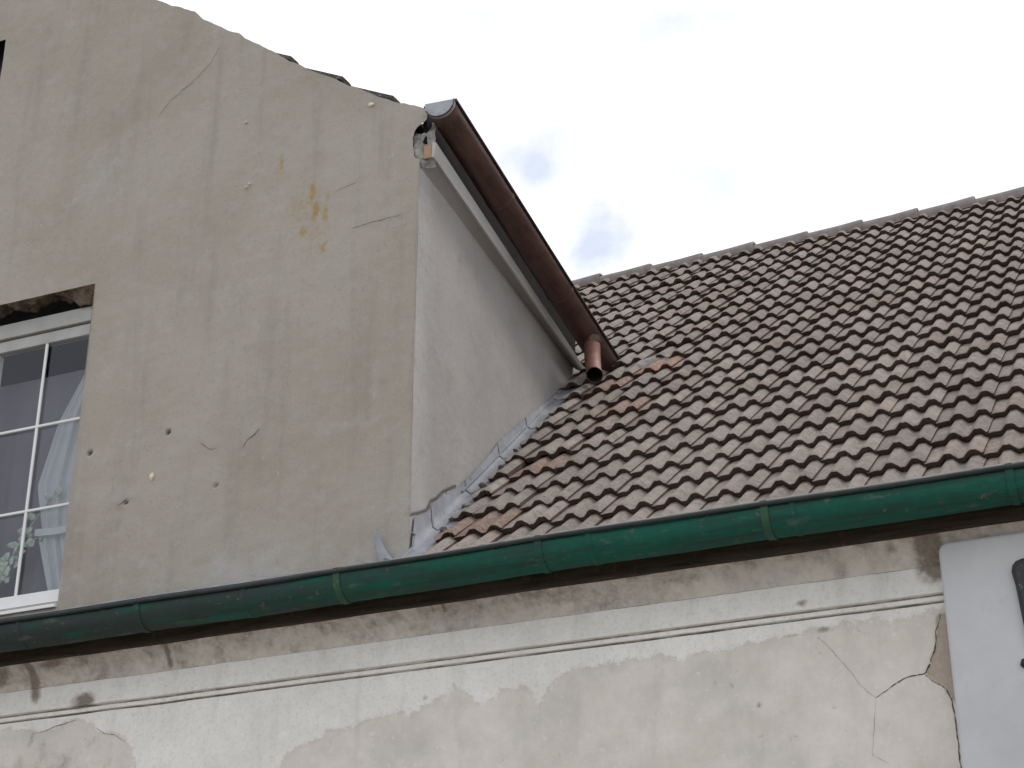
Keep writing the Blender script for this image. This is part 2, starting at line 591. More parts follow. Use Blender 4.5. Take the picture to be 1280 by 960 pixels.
def mat_bead():
    t = NT('worn_gutter_bead')
    sep = t.n.new('ShaderNodeSeparateXYZ')
    t.l.new(t.pos, sep.inputs[0])
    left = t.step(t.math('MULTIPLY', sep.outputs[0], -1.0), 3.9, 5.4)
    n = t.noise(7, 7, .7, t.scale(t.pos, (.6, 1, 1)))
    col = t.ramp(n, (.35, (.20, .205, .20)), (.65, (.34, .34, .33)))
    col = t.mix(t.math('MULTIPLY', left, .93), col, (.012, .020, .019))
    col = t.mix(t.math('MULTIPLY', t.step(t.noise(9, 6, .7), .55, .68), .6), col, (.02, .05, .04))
    return t.done(col, .6, t.bump(n, .2, .01))


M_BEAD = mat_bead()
M_BEADLOW = simple('dark_gutter_bead', (.010, .014, .014), (.026, .034, .032), 9, .7, 0, .2)  # near-black tone of the front bead, darker than the trough

# ------------------------------------------------------------------ constants of the house (eye-level z)
PITCH = math.radians(40.972)
CP, SP = math.cos(PITCH), math.sin(PITCH)
DPL = -2.969                                  # roof plane offset along its normal
YW = 8.83                                     # wall face
XC = -4.40                                    # face of the dormer cheek


def roofz(y):
    return (DPL + SP * y) / CP


def rpt(x, t, w=0.0):                          # point on the roof plane: x, distance up slope, height over plane
    return (x, CP * t - SP * (DPL + w), SP * t + CP * (DPL + w))


# ground ---------------------------------------------------------------
g = mk('street', [(-300, -300, -EYE), (300, -300, -EYE), (300, 300, -EYE), (-300, 300, -EYE)], [(0, 1, 2, 3)], M_PAVE)
g['kind'] = 'structure'

house = empty('old_house', (-5.0, 9.5, 0.0), 'old rendered house with tiled roof and grey gabled wall dormer', 'house')


def grid(xs, zs, fn_y, keep=None, mask=None, clamp=None):
    X, Z = np.meshgrid(xs, zs)
    if clamp:
        X2, Z2 = clamp(X, Z)
    else:
        X2, Z2 = X, Z
    Y = fn_y(X2, Z2)
    nx, nzv = len(xs), len(zs)
    idx = np.arange(nx * nzv).reshape(nzv, nx)
    f = np.stack([idx[:-1, :-1], idx[:-1, 1:], idx[1:, 1:], idx[1:, :-1]], -1).reshape(-1, 4)
    if keep is not None:
        cx = (X[:-1, :-1] + X[1:, 1:]) / 2
        cz = (Z[:-1, :-1] + Z[1:, 1:]) / 2
        f = f[keep(cx, cz).ravel()]
    V = np.stack([X2, Y, Z2], -1).reshape(-1, 3)
    # drop collapsed faces and unused vertices
    A = V[f]
    area = np.linalg.norm(np.cross(A[:, 2] - A[:, 0], A[:, 3] - A[:, 1]), axis=1)
    f = f[area > 1e-8]
    use = np.unique(f)
    mp = np.full(len(V), -1)
    mp[use] = np.arange(len(use))
    Mk = mask(X2, Z2).reshape(-1, 4)[use] if mask is not None else None
    return V[use], mp[f], Mk


# ------------------------------------------------------------------ lower facade
PAINT = [(-9.0, 2.98), (-7.2, 2.985), (-6.945, 2.976), (-6.911, 2.947), (-6.825, 2.953), (-6.712, 2.975), (-6.599, 2.997), (-6.525, 2.999),
         (-6.463, 2.958), (-6.436, 2.921), (-6.375, 2.885), (-6.318, 2.879), (-6.27, 2.85), (-6.222, 2.821), (-6.178, 2.774),
         (-6.154, 2.71), (-6.097, 2.586), (-5.95, 2.30), (-5.35, 2.26), (-5.194, 2.5), (-5.134, 2.607), (-5.05, 2.667), (-4.925, 2.699),
         (-4.879, 2.737), (-4.722, 2.749), (-4.614, 2.78), (-4.413, 2.807), (-4.351, 2.765), (-4.306, 2.803), (-4.23, 2.829),
         (-4.17, 2.865), (-4.095, 2.899), (-4.034, 2.884), (-4.004, 2.839), (-3.988, 2.795), (-3.929, 2.802), (-3.87, 2.823),
         (-3.811, 2.865), (-3.707, 2.853), (-3.634, 2.838), (-3.591, 2.764), (-3.547, 2.8), (-3.532, 2.881), (-3.445, 2.913),
         (-3.387, 2.933), (-3.244, 2.923), (-3.13, 2.93), (-3.087, 2.959), (-3.018, 2.93), (-2.907, 2.916), (-2.783, 2.901), (-2.7, 2.918),
         (-2.658, 2.933), (-2.496, 2.926), (-2.414, 2.936), (-2.28, 2.946), (-2.2, 2.962), (-2.094, 2.962), (-2.003, 2.957),
         (-1.949, 2.976), (-1.772, 2.978), (-1.489, 2.974), (-1.30, 3.003)]
PX, PZ = np.array(PAINT).T
CRK = [[(-1.425, 2.97), (-1.458, 2.882), (-1.475, 2.793), (-1.531, 2.673), (-1.558, 2.676), (-1.639, 2.665), (-1.714, 2.625), (-1.786, 2.584)],
       [(-1.531, 2.673), (-1.499, 2.632), (-1.447, 2.602), (-1.421, 2.55), (-1.411, 2.469), (-1.408, 2.31), (-1.409, 2.193), (-1.412, 2.0)]]
CRK_FAINT = [[(-1.786, 2.584), (-1.804, 2.472), (-1.832, 2.295), (-1.749, 2.247)], [(-2.05, 2.93), (-1.95, 2.80), (-1.86, 2.66), (-1.79, 2.58)],
             [(-6.912, 2.945), (-6.825, 2.953), (-6.712, 2.975), (-6.599, 2.997)],
             [(-6.44, 2.925), (-6.375, 2.887), (-6.318, 2.881), (-6.27, 2.852), (-6.222, 2.823)]]
TANP = [(-1.442, 2.964), (-1.475, 2.793), (-1.531, 2.673), (-1.447, 2.602), (-1.415, 2.542), (-1.38, 2.5), (-1.38, 2.968)]
GRV = (3.075, 3.035)


def wall_fields(X, Z):
    jx = X + (fbm(X, Z, 14, 3, 5) - .5) * .03
    jz = Z + (fbm(X, Z, 14, 3, 9) - .5) * .03
    s = np.where(jz > np.interp(jx, PX, PZ), 1, -1) * seg_dist(jx, jz, PAINT)
    crk = np.zeros(X.shape)
    for c in CRK:
        crk = np.maximum(crk, 1 - sstep(.003, .011, seg_dist(jx, jz, c)))
    for c in CRK_FAINT:
        crk = np.maximum(crk, .55 * (1 - sstep(.002, .009, seg_dist(jx, jz, c))))
    st = np.zeros(X.shape)

    def blob(x, z, rx, rz, a):
        return a * np.exp(-((jx - x) / rx) ** 2 - ((jz - z) / rz) ** 2)
    # brown runs below the eaves
    for (x, z0, w, ln, a) in ((-6.925, 3.40, .042, .34, 1.0), (-5.955, 3.40, .022, .21, 1.15), (-7.25, 3.40, .22, .20, 1.0), (-6.75, 3.40, .16, .10, .9), (-6.40, 3.38, .05, .14, .5),
                              (-4.13, 3.37, .014, .06, .9), (-4.21, 3.37, .012, .05, .8), (-6.72, 3.38, .05, .05, .7), (-1.44, 3.40, .085, .33, 1.1),
                              (-1.62, 3.40, .06, .12, .7), (-3.0, 3.40, .02, .05, .6), (-2.72, 3.39, .025, .05, .5), (-4.6, 3.4, .03, .06, .4), (-7.9, 3.4, .1, .3, .6)):
        xx = x + (z0 - Z) * .06 * math.sin(x * 9)
        st = np.maximum(st, a * np.exp(-((jx - xx) / w) ** 2) * sstep(z0 - ln, z0 - ln * .55, Z))
    st = np.maximum(st, blob(-6.56, 3.11, .10, .045, 1.1))
    st = np.maximum(st, blob(-6.91, 2.92, .03, .10, .6))
    st = np.maximum(st, blob(-2.125, 3.125, .04, .022, .85))
    st = np.maximum(st, blob(-2.02, 2.965, .06, .018, .8))
    st = np.maximum(st, blob(-2.2, 2.957, .05, .012, .6))
    for x, z in ((-2.607, 2.75), (-2.522, 2.732), (-2.389, 2.62), (-2.642, 2.497), (-2.577, 2.507), (-1.7, 3.2), (-4.27, 2.86)):
        st = np.maximum(st, blob(x, z, .016, .020, .62))
    st = np.maximum(st, .42 * (s < 0) * np.exp(-((X + 6.75) / .55) ** 2 - ((Z - 2.7) / .32) ** 2))
    st = np.maximum(st, blob(-6.35, 2.62, .05, .25, .36))
    tan = (inside(jx, jz, TANP)).astype(float)
    return s, st, crk, tan


def fac_y(X, Z):
    s, st, crk, tan = wall_fields(X, Z)
    y = np.full(X.shape, YW) - (fbm(X, Z, 1.3, 3, 21) - .5) * .02 - (fbm(X, Z, 9, 4, 31) - .5) * .006
    y -= .0035 * sstep(-.004, .006, s) * (Z < 3.03)
    y += tan * .006
    for gz in GRV:
        wob = (fbm(X, Z * 0, 3, 2, 77) - .5) * .004
        y += .022 * (1 - sstep(.0055 if gz > 3.05 else .0045, .0095 if gz > 3.05 else .008, np.abs(Z - gz - wob)))
    return y


def fac_mask(X, Z):
    s, st, crk, tan = wall_fields(X, Z)
    gr = np.zeros(X.shape)
    for gz in GRV:
        gr = np.maximum(gr, 1 - sstep(.004, .009, np.abs(Z - gz)))
    st = np.maximum(st, gr * .85)
    dk = crk * 0
    return np.stack([s, st, dk, tan], -1)


zs = np.unique(np.round(np.concatenate([np.arange(1.9, 3.228, .012), [3.228]] + [[c + d for d in (-.012, -.0095, -.007, -.0045, 0, .0045, .007, .0095, .012)] for c in GRV]), 4))
V, F, K = grid(np.arange(-8.6, -1.30, .012), zs, fac_y, None, fac_mask)
mk('facade_wall', V, F, M_FACADE, house, True, K)
wb = MB()
wb.box(-14, -8.6, YW, 9.2, -EYE, 3.228).box(-1.31, 4.5, YW + .004, 9.2, -EYE, 3.228).box(-8.6, -1.31, YW, 9.2, -EYE, 1.9).box(-8.6, -1.31, YW + .04, 9.2, 1.9, 3.228)
wb.box(-14, -13.7, 9.2, 20, -EYE, 3.4).box(4.2, 4.5, 9.2, 20, -EYE, 3.4).box(-13.7, 4.2, 19.7, 20, -EYE, 3.4)
wb.prism([(4.2, 3.4), (4.5, 3.4), (4.5, 3.45), (4.2, 3.45)], 9.2, 20)
wo = wb.build('masonry', M_FACADE, house)
a = wo.data.color_attributes.new('mask', 'FLOAT_COLOR', 'POINT')
a.data.foreach_set('color', np.tile(np.array([-.4, 0, 0, 0], np.float32), len(wo.data.vertices)))

# plaster cove under the eaves: curved from the wall out to the fascia
prof = [(8.83, 3.2285), (8.822, 3.262), (8.803, 3.297), (8.774, 3.331), (8.735, 3.358), (8.722, 3.368)]
pl = np.array(prof)
arc = np.concatenate([[0], np.cumsum(np.hypot(*np.diff(pl, axis=0).T))])
us = np.linspace(0, arc[-1], 14)
xs = np.arange(-8.6, 4.5, .014)
X, U = np.meshgrid(xs, us)
Yc = np.interp(U, arc, pl[:, 0]) - (fbm(X, U, 5, 4, 3) - .5) * .012
Zc = np.interp(U, arc, pl[:, 1]) - (fbm(X, U, 3, 3, 13) - .5) * .008
Zc[0] = 3.2285
Yc[0] = YW - .002 - (fbm(xs, xs * 0 + 3.228, 1.3, 3, 21) - .5) * .02
idx = np.arange(X.size).reshape(X.shape)
F = np.stack([idx[:-1, :-1], idx[:-1, 1:], idx[1:, 1:], idx[1:, :-1]], -1).reshape(-1, 4)
s_, st_, ck_, tn_ = wall_fields(X, Zc)
dirt = .22 + .3 * fbm(X, U, 1.2, 3, 44) + .35 * (U / arc[-1]) ** 2 * fbm(X, U, 4, 3, 8)
K = np.stack([np.full(X.shape, -.03) + .06 * (fbm(X, U, 2.2, 3, 61) - .45), np.maximum(st_, dirt * 1.05), X * 0, X * 0], -1).reshape(-1, 4)
mk('cornice_cove', np.stack([X, Yc, Zc], -1).reshape(-1, 3), F, M_FACADE, house, True, K)
fb = MB().box(-8.6, 4.5, 8.705, 8.80, 3.362, 3.565)
bevel(fb.build('fascia_board', M_WOOD, house), .006)

# ------------------------------------------------------------------ dormer front wall
TOP = [(-9.4, 10.35), (-7.309, 8.921), (-6.841, 8.572), (-6.577, 8.358), (-6.43, 8.256), (-6.218, 8.142), (-6.143, 8.049), (-5.933, 7.895), (-5.831, 7.83),
       (-5.781, 7.775), (-5.525, 7.584), (-5.412, 7.478), (-5.136, 7.294), (-5.01, 7.206), (-4.965, 7.161), (-4.624, 6.945), (-4.464, 6.87), (-4.345, 6.795)]
TX, TZ = np.array(TOP).T
XM = [(3.0, -4.40), (6.43, -4.40), (6.44, -4.425), (6.48, -4.442), (6.55, -4.455), (6.647, -4.448), (6.689, -4.42), (6.716, -4.358), (6.80, -4.345), (11, -4.345)]
MZ, MX = np.array(XM).T
WX0, WX1, WZ0, WZ1 = -8.53, -6.83, 3.78, 6.048          # window opening
AX1, AZ0, AZ1 = -7.907, 7.35, 8.39                       # attic opening
DCR = [[(-5.987, 7.759), (-6.042, 7.637), (-6.194, 7.51), (-6.35, 7.417), (-6.437, 7.306)], [(-5.452, 4.72), (-5.5, 4.674), (-5.544, 4.655), (-5.569, 4.605)],
       [(-5.883, 4.698), (-5.807, 4.636), (-5.761, 4.639)], [(-4.868, 6.024), (-4.753, 6.033), (-4.639, 6.041), (-4.526, 6.044)],
       [(-4.998, 6.326), (-4.928, 6.346), (-4.853, 6.364)], [(-6.45, 4.36), (-6.40, 4.385), (-6.385, 4.40)]]
DCA = (.45, .75, .6, .6, .4, .8)
RUST = [(-5.434, 6.66, .022, .075, .85), (-5.167, 6.37, .030, .10, .95), (-5.146, 6.22, .034, .09, 1.0), (-5.07, 6.18, .026, .08, .95), (-5.06, 6.30, .02, .05, .6),
        (-5.22, 6.089, .04, .05, .8), (-5.067, 5.93, .026, .05, .75), (-5.205, 5.717, .02, .015, .95), (-5.25, 6.28, .17, .24, .46), (-5.13, 6.05, .11, .25, .42), (-5.44, 6.6, .05, .14, .45), (-4.75, 5.3, .2, .5, .2)]


def dor_clamp(X, Z):
    rag = (fbm(Z, Z * 0, 30, 3, 2) - .5) * .012
    X2 = np.minimum(X, np.interp(Z, MZ, MX) + rag * ((Z > 6.43) & (Z < 6.75)))
    top = np.interp(X2, TX, TZ) + (fbm(X2, X2 * 0, 12, 3, 6) - .5) * .022
    return X2, np.minimum(Z, top)


def dor_y(X, Z):
    jx = X + (fbm(X, Z, 12, 3, 5) - .5) * .03
    jz = Z + (fbm(X, Z, 12, 3, 9) - .5) * .03
    y = np.full(X.shape, YW) - (fbm(X, Z, .9, 3, 51) - .5) * .04 - (fbm(X, Z, 5, 4, 52) - .5) * .012 - (fbm(X, Z, 22, 3, 53) - .5) * .004
    for c, a_ in zip(DCR, DCA):
        y -= .006 * a_ * (1 - sstep(.0, .07, seg_dist(jx, jz - .03, c)))
    for x, z, r in ((-6.718, 4.772, .022), (-6.124, 4.819, .017), (-6.393, 4.374, .012), (-5.746, 4.382, .01)):
        y += .05 * (1 - sstep(r * .7, r * 1.1, np.hypot(jx - x, (jz - z) * 1.15)))
    return y


def dor_mask(X, Z):
    jx = X + (fbm(X, Z, 12, 3, 5) - .5) * .03
    jz = Z + (fbm(X, Z, 12, 3, 9) - .5) * .03
    r = np.zeros(X.shape)
    for x, z, a_, b_, am in RUST:
        r = np.maximum(r, am * np.exp(-((jx - x) / a_) ** 2 - ((jz - z) / b_) ** 2))
    g_ = .55 * (1 - sstep(.05, .55, Z - 3.72)) * fbm(X, Z, 3.2, 3, 71) * 1.5 + .5 * np.exp(-((jx - -6.9) / .35) ** 2 - ((jz - 6.9) / .4) ** 2) + .35 * np.exp(-((jx - -5.7) / .3) ** 2 - ((jz - 5.6) / .7) ** 2)
    b_ = np.zeros(X.shape)
    for c, a_ in zip(DCR, DCA):
        g_ = np.maximum(g_, .55 * a_ * (1 - sstep(.0, .09, seg_dist(jx, jz - .03, c))))
    for x, z, rr in ((-6.718, 4.772, .022), (-6.124, 4.819, .017), (-6.393, 4.374, .012), (-5.746, 4.382, .008)):
        b_ = np.maximum(b_, .95 * (1 - sstep(rr * .8, rr * 1.2, np.hypot(jx - x, (jz - z) * 1.15))))
    return np.stack([r, g_, b_, r * 0], -1)


def dor_keep(X, Z):
    win = (X > WX0) & (X < WX1) & (Z > WZ0) & (Z < WZ1)
    att = (X < AX1) & (X > -8.9) & (Z > AZ0) & (Z < AZ1)
    return ~(win | att)


xs = np.unique(np.round(np.concatenate([np.arange(-9.2, -4.34, .014), [WX0, WX1, AX1, -8.9, -4.40, -4.345]]), 4))
zs = np.unique(np.round(np.concatenate([np.arange(3.56, 10.2, .014), [WZ0, WZ1, AZ0, AZ1]]), 4))
V, F, K = grid(xs, zs, dor_y, dor_keep, dor_mask, dor_clamp)
mk('dormer_front', V, F, M_DORMER, house, True, K)
core = MB()
yb = 9.25
core.prism([(WX1 - .0015, 3.3), (XC - .02, 3.3), (XC - .02, 6.40), (-4.50, 6.50), (-4.52, 6.72), (-4.47, 6.80), (-4.66, 6.92), (WX1 - .0015, 8.52)], YW + .045, yb)
core.prism([(WX0, WZ1 + .20), (WX1, WZ1 + .20), (WX1, 7.30), (WX0, 7.30)], YW + .045, yb - .002)
core.prism([(AX1, 7.305), (WX1 - .002, 7.305), (WX1 - .002, 8.50), (AX1, 9.25)], YW + .045, yb)
core.prism([(-13.7, 3.3), (WX0 - .002, 3.3), (WX0 - .002, 7.30), (-8.902, 7.30), (-8.902, 10.0), (-9.3, 10.26), (-13.7, 7.18)], YW + .045, yb)
core.build('dormer_masonry', M_DORMER, house)
# reveals of the opening: right jamb and rough lintel
jm = MB()
jm.quad((WX1, YW + .002, 3.7), (WX1, YW + .002, WZ1), (WX1, 9.02, WZ1), (WX1, 9.02, 3.7))
jm.quad((AX1, YW + .002, AZ0), (AX1, YW + .002, AZ1), (AX1, 9.2, AZ1), (AX1, 9.2, AZ0))
jm.build('window_reveal', M_DORMER, house)
xs = np.arange(WX0, WX1 + .001, .012)
ys = np.linspace(YW + .001, 9.03, 18)
X, Yg = np.meshgrid(xs, ys)
e = sstep(0, .03, Yg - YW)
Zl = WZ1 + e * (.028 + (fbm(X, Yg, 8, 4, 91) - .5) * .17 + (fbm(X, Yg, 30, 3, 92) - .5) * .04) - e * .085 * np.exp(-((X + 6.95) / .12) ** 2 - ((Yg - 8.93) / .05) ** 2)
idx = np.arange(X.size).reshape(X.shape)
F = np.stack([idx[:-1, :-1], idx[:-1, 1:], idx[1:, 1:], idx[1:, :-1]], -1).reshape(-1, 4)
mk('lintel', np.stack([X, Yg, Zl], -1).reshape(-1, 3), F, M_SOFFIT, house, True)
# crumbled corner below the verge
xs = np.arange(-4.49, -4.315, .007)
zs = np.arange(6.40, 6.78, .007)
X, Zg = np.meshgrid(xs, zs)
Yg = 8.885 + (fbm(X, Zg, 9, 3, 201) - .5) * .09 + (fbm(X, Zg, 30, 3, 202) - .5) * .03 + .05 * sstep(6.63, 6.72, Zg) - .05 * np.exp(-((X + 4.43) / .03) ** 2 - ((Zg - 6.47) / .04) ** 2)
idx = np.arange(X.size).reshape(X.shape)
F = np.stack([idx[:-1, :-1], idx[:-1, 1:], idx[1:, 1:], idx[1:, :-1]], -1).reshape(-1, 4)
mk('broken_plaster', np.stack([X, Yg, Zg], -1).reshape(-1, 3), F, M_RUBBLE, house, False)
bevel(MB().box(-4.395, -4.338, 8.875, 8.98, 6.452, 6.555).build('rafter_end', M_TAN, house), .006)



def crack(pts, w, ysurf, amp=1.0, seed=0):
    r2 = random.Random(seed)
    P = []
    for (ax, az), (bx, bz) in zip(pts[:-1], pts[1:]):
        n_ = max(2, int(math.hypot(bx - ax, bz - az) / .014))
        for q in range(n_):
            P.append((ax + (bx - ax) * q / n_ + (r2.random() - .5) * .009, az + (bz - az) * q / n_ + (r2.random() - .5) * .009))
    P.append(pts[-1])
    P = np.array(P)
    P[1:-1] = (P[:-2] + P[1:-1] * 2 + P[2:]) / 4
    T = np.gradient(P, axis=0)
    T /= np.linalg.norm(T, axis=1)[:, None] + 1e-9
    L_, R_ = [], []
    for i, (p, t_) in enumerate(zip(P, T)):
        f_ = i / (len(P) - 1)
        ww = w * (.25 + .75 * math.sin(math.pi * min(.97, max(.03, f_))) ** .5) * (.35 + 1.1 * r2.random())
        L_.append((p[0] - t_[1] * ww, p[1] + t_[0] * ww))
        R_.append((p[0] + t_[1] * ww, p[1] - t_[0] * ww))
    rows_ = []
    for l_, r_ in zip(L_, R_):
        yl = ysurf(np.array([[l_[0]]]), np.array([[l_[1]]]))[0, 0]
        yr = ysurf(np.array([[r_[0]]]), np.array([[r_[1]]]))[0, 0]
        rows_.append([(l_[0], yl - .0022, l_[1]), ((l_[0] + r_[0]) / 2, min(yl, yr) - .003, (l_[1] + r_[1]) / 2), (r_[0], yr - .0022, r_[1])])
    MB().loft(rows_, False).build('crack', M_CRACK, house)


for i, c in enumerate(CRK):
    crack(c, .0030, fac_y, 1, 40 + i)
for i, c in enumerate(CRK_FAINT):
    crack(c, .0006 if i < 2 else .0014, fac_y, 1, 50 + i)
for i, (c, a_) in enumerate(zip(DCR, DCA)):
    crack(c, .0026 * a_, dor_y, 1, 60 + i)

# ------------------------------------------------------------------ dormer cheek
ys = np.concatenate([np.arange(YW - .001, 11.62, .016)])
zs = np.arange(3.50, 6.46, .016)
Yq, Zq = np.meshgrid(ys, zs)
topA = 6.37 - .066 * (Yq - 8.9) + .10 * sstep(10.2, 11.2, Yq)
Zq = np.minimum(np.maximum(Zq, np.array([roofz(v) for v in ys])[None, :] - .12), topA)
Xq = XC + (fbm(Yq, Zq, 1.1, 3, 15) - .5) * .02 + (fbm(Yq, Zq, 7, 3, 16) - .5) * .004
FLT = [(8.838, 3.966), (8.95, 4.02), (9.049, 4.074), (9.10, 4.15), (9.177, 4.195), (9.26, 4.27), (9.345, 4.322), (9.449, 4.384)]
Km = np.stack([Yq * 0, .3 * (1 - sstep(.02, .40, Yq - YW + .05 * (fbm(Zq, Zq * 0, 2, 3, 4) - .5))) + .35 * fbm(Yq, Zq, 1.4, 3, 18) * (Zq > 0), np.maximum(.5 * (1 - sstep(.0, .007, np.abs(Yq - YW - .004))), .9 * (1 - sstep(.004, .016, seg_dist(Yq, Zq - .012, FLT)))), Yq * 0], -1)
idx = np.arange(Yq.size).reshape(Yq.shape)
F = np.stack([idx[:-1, :-1], idx[:-1, 1:], idx[1:, 1:], idx[1:, :-1]], -1).reshape(-1, 4)
V = np.stack([Xq, Yq, Zq], -1).reshape(-1, 3)
A = V[F]
F = F[np.linalg.norm(np.cross(A[:, 2] - A[:, 0], A[:, 3] - A[:, 1]), axis=1) > 1e-8]
mk('dormer_cheek', V, F, M_CHEEK, house, True, Km.reshape(-1, 4))


def lA(y):
    return 6.37 - .066 * (y - 8.9)


def lL(y):
    return 6.452 - .124 * (y - 8.88)


def lR(y):
    return 6.559 - .154 * (y - 8.896)


yy = np.linspace(8.875, 11.52, 24)
so = MB().loft([[(XC - .01, y, lA(y) - .001), (XC + .022, y, lA(y) * .4 + lL(y) * .6 + .002), (-4.331, y, lL(y) + .004)] for y in yy], False)
so.build('eaves_plaster', M_CHEEK, house, True)
st = MB().loft([[(-4.338, y, lL(y)), (-4.318, y, lL(y) - .004), (-4.305, y, lR(y)), (-4.335, y, lR(y) + .006)] for y in yy], True, True)
bevel(st.build('eaves_board', M_STRIP, house), .004)
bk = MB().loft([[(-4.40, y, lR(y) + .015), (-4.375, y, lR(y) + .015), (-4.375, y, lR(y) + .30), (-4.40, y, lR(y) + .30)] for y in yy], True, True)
bk.build('rafter_board', M_GAPSHADE, house)

# ------------------------------------------------------------------ flashing against the cheek
FT = [(8.838, 3.966), (8.95, 4.02), (9.049, 4.074), (9.10, 4.15), (9.177, 4.195), (9.26, 4.27), (9.345, 4.322), (9.449, 4.384), (9.65, 4.549), (9.948, 4.809), (10.104, 4.971), (10.59, 5.362), (11.0, 5.67), (11.385, 5.987), (11.6, 6.16)]
FY, FZ = np.array(FT).T
ys = np.arange(8.66, 11.60, .03)
rows = []
for y in ys:
    zt = float(np.interp(y, FY, FZ)) + (rng.random() - .5) * .012
    zr = roofz(y)
    if y < YW + .01:
        zt = min(zt, zr + .035)
    jit = (fbm(np.array([y]), np.array([0.]), 6, 2, 3)[0] - .5) * .012
    rows.append([(XC + .012, y, zt), (XC + .020 + jit, y, zt * .5 + zr * .5), (XC + .026 + jit, y, zr + .03), (XC + .06, y - .01, zr + .002), (-4.20, y - .01, zr + .004)])
fl = MB().loft(rows, False)
for q in (14, 30, 47, 63, 80):
    if q < len(rows) - 2:
        MB().loft([[(p[0] + .004, p[1], p[2] + .005) for p in rows[q]], [(p[0] + .005, p[1] + .022, p[2] + .007 + .022 * .86) if i_ else (p[0] + .005, p[1] + .022, p[2] + .02) for i_, p in enumerate(rows[q])]], False).build('flashing_lap', M_LEAD, house)
fo = fl.build('lead_flashing', M_LEAD, house, True)
fo['label'] = 'dull blue-grey sheet metal flashing along foot of cheek'
sm = MB().loft([[(XC + .016, y, z0), (XC + .030, y, z0 - .004), (XC + .030, y, z0 - .014), (XC + .016, y, z0 - .016)] for y, z0 in [(9.5, 4.385), (9.788, 4.624), (10.4, 5.145), (11.259, 5.876)]], True, True)
sm.build('flashing_seam', M_LEAD, house)
sm2 = MB().box(XC + .012, XC + .022, 8.832, 9.06, 3.86, 3.866)
sm2.build('flashing_seam', M_LEAD, house)
# curled end of the apron sheet, and the apron along the foot of the dormer wall
cu = []
for i in range(12):
    t_ = i / 11
    z = 3.70 + .185 * t_
    x = -4.53 - .035 * t_ - .03 * math.sin(t_ * 2.4)
    wd = .036 * (1 - t_) ** .6 + .004
    cu.append([(x - wd, YW - .03 - .02 * t_, z), (x, YW - .045 - .02 * t_, z + .01), (x + wd, YW - .03 - .02 * t_, z + .005)])
MB().loft(cu, False).build('flashing_curl', M_ZINC, house, True)
ap = []
for x in np.arange(-8.6, -4.16, .06):
    w_ = (fbm(np.array([x]), np.array([1.]), 2.3, 3, 8)[0] - .5) * .022
    ap.append([(x, YW - .028, 3.712 + w_), (x, YW - .045, 3.698 + w_), (x, 8.70, 3.60), (x, 8.62, 3.545)])
MB().loft(ap, False).build('apron_flashing', M_ZINC, house, True)

# ------------------------------------------------------------------ main roof
TE, GAUGE = 8.83, .35
VAL = [(12.3, -4.20), (12.7, -4.30), (14.0, -5.0), (16.6, -7.0)]
VT, VX = np.array(VAL).T
rd = MB()
rd.quad(rpt(-4.41, 8.86, -.06), rpt(4.5, 8.86, -.06), rpt(4.5, 16.42, -.06), rpt(-4.41, 16.42, -.06))
rd.quad(rpt(-4.41, 12.5, -.062), rpt(-4.41, 16.42, -.062), rpt(-7.0, 16.42, -.062))
p0, p1 = rpt(-14, 16.42, -.06), rpt(4.5, 16.42, -.06)
rd.quad(p0, p1, (4.5, 2 * p0[1] - 8.7, 3.5), (-14, 2 * p0[1] - 8.7, 3.5))
rd.quad((4.48, 9.0, 3.4), (4.48, 19.9, 3.4), (4.48, p1[1], p1[2] - .05))
roof = rd.build('roof', M_DECK, house)
roof['label'] = 'grey-brown roof of double-roll interlocking tiles'


def hump(u, c, hw, A_):
    d = max(0.0, (abs(u - c) / hw - .30) / .70)          # flat crown, straight flanks
    if d >= 1:
        return 0.0
    return A_ * (1 - (.55 * d + .45 * d * d * (3 - 2 * d)))


UP = [0.0, .035, .066, .073, .084, .096, .107, .124, .141, .152, .164, .175, .183, .196, .203, .214, .228, .240, .256, .272, .284, .298, .308]


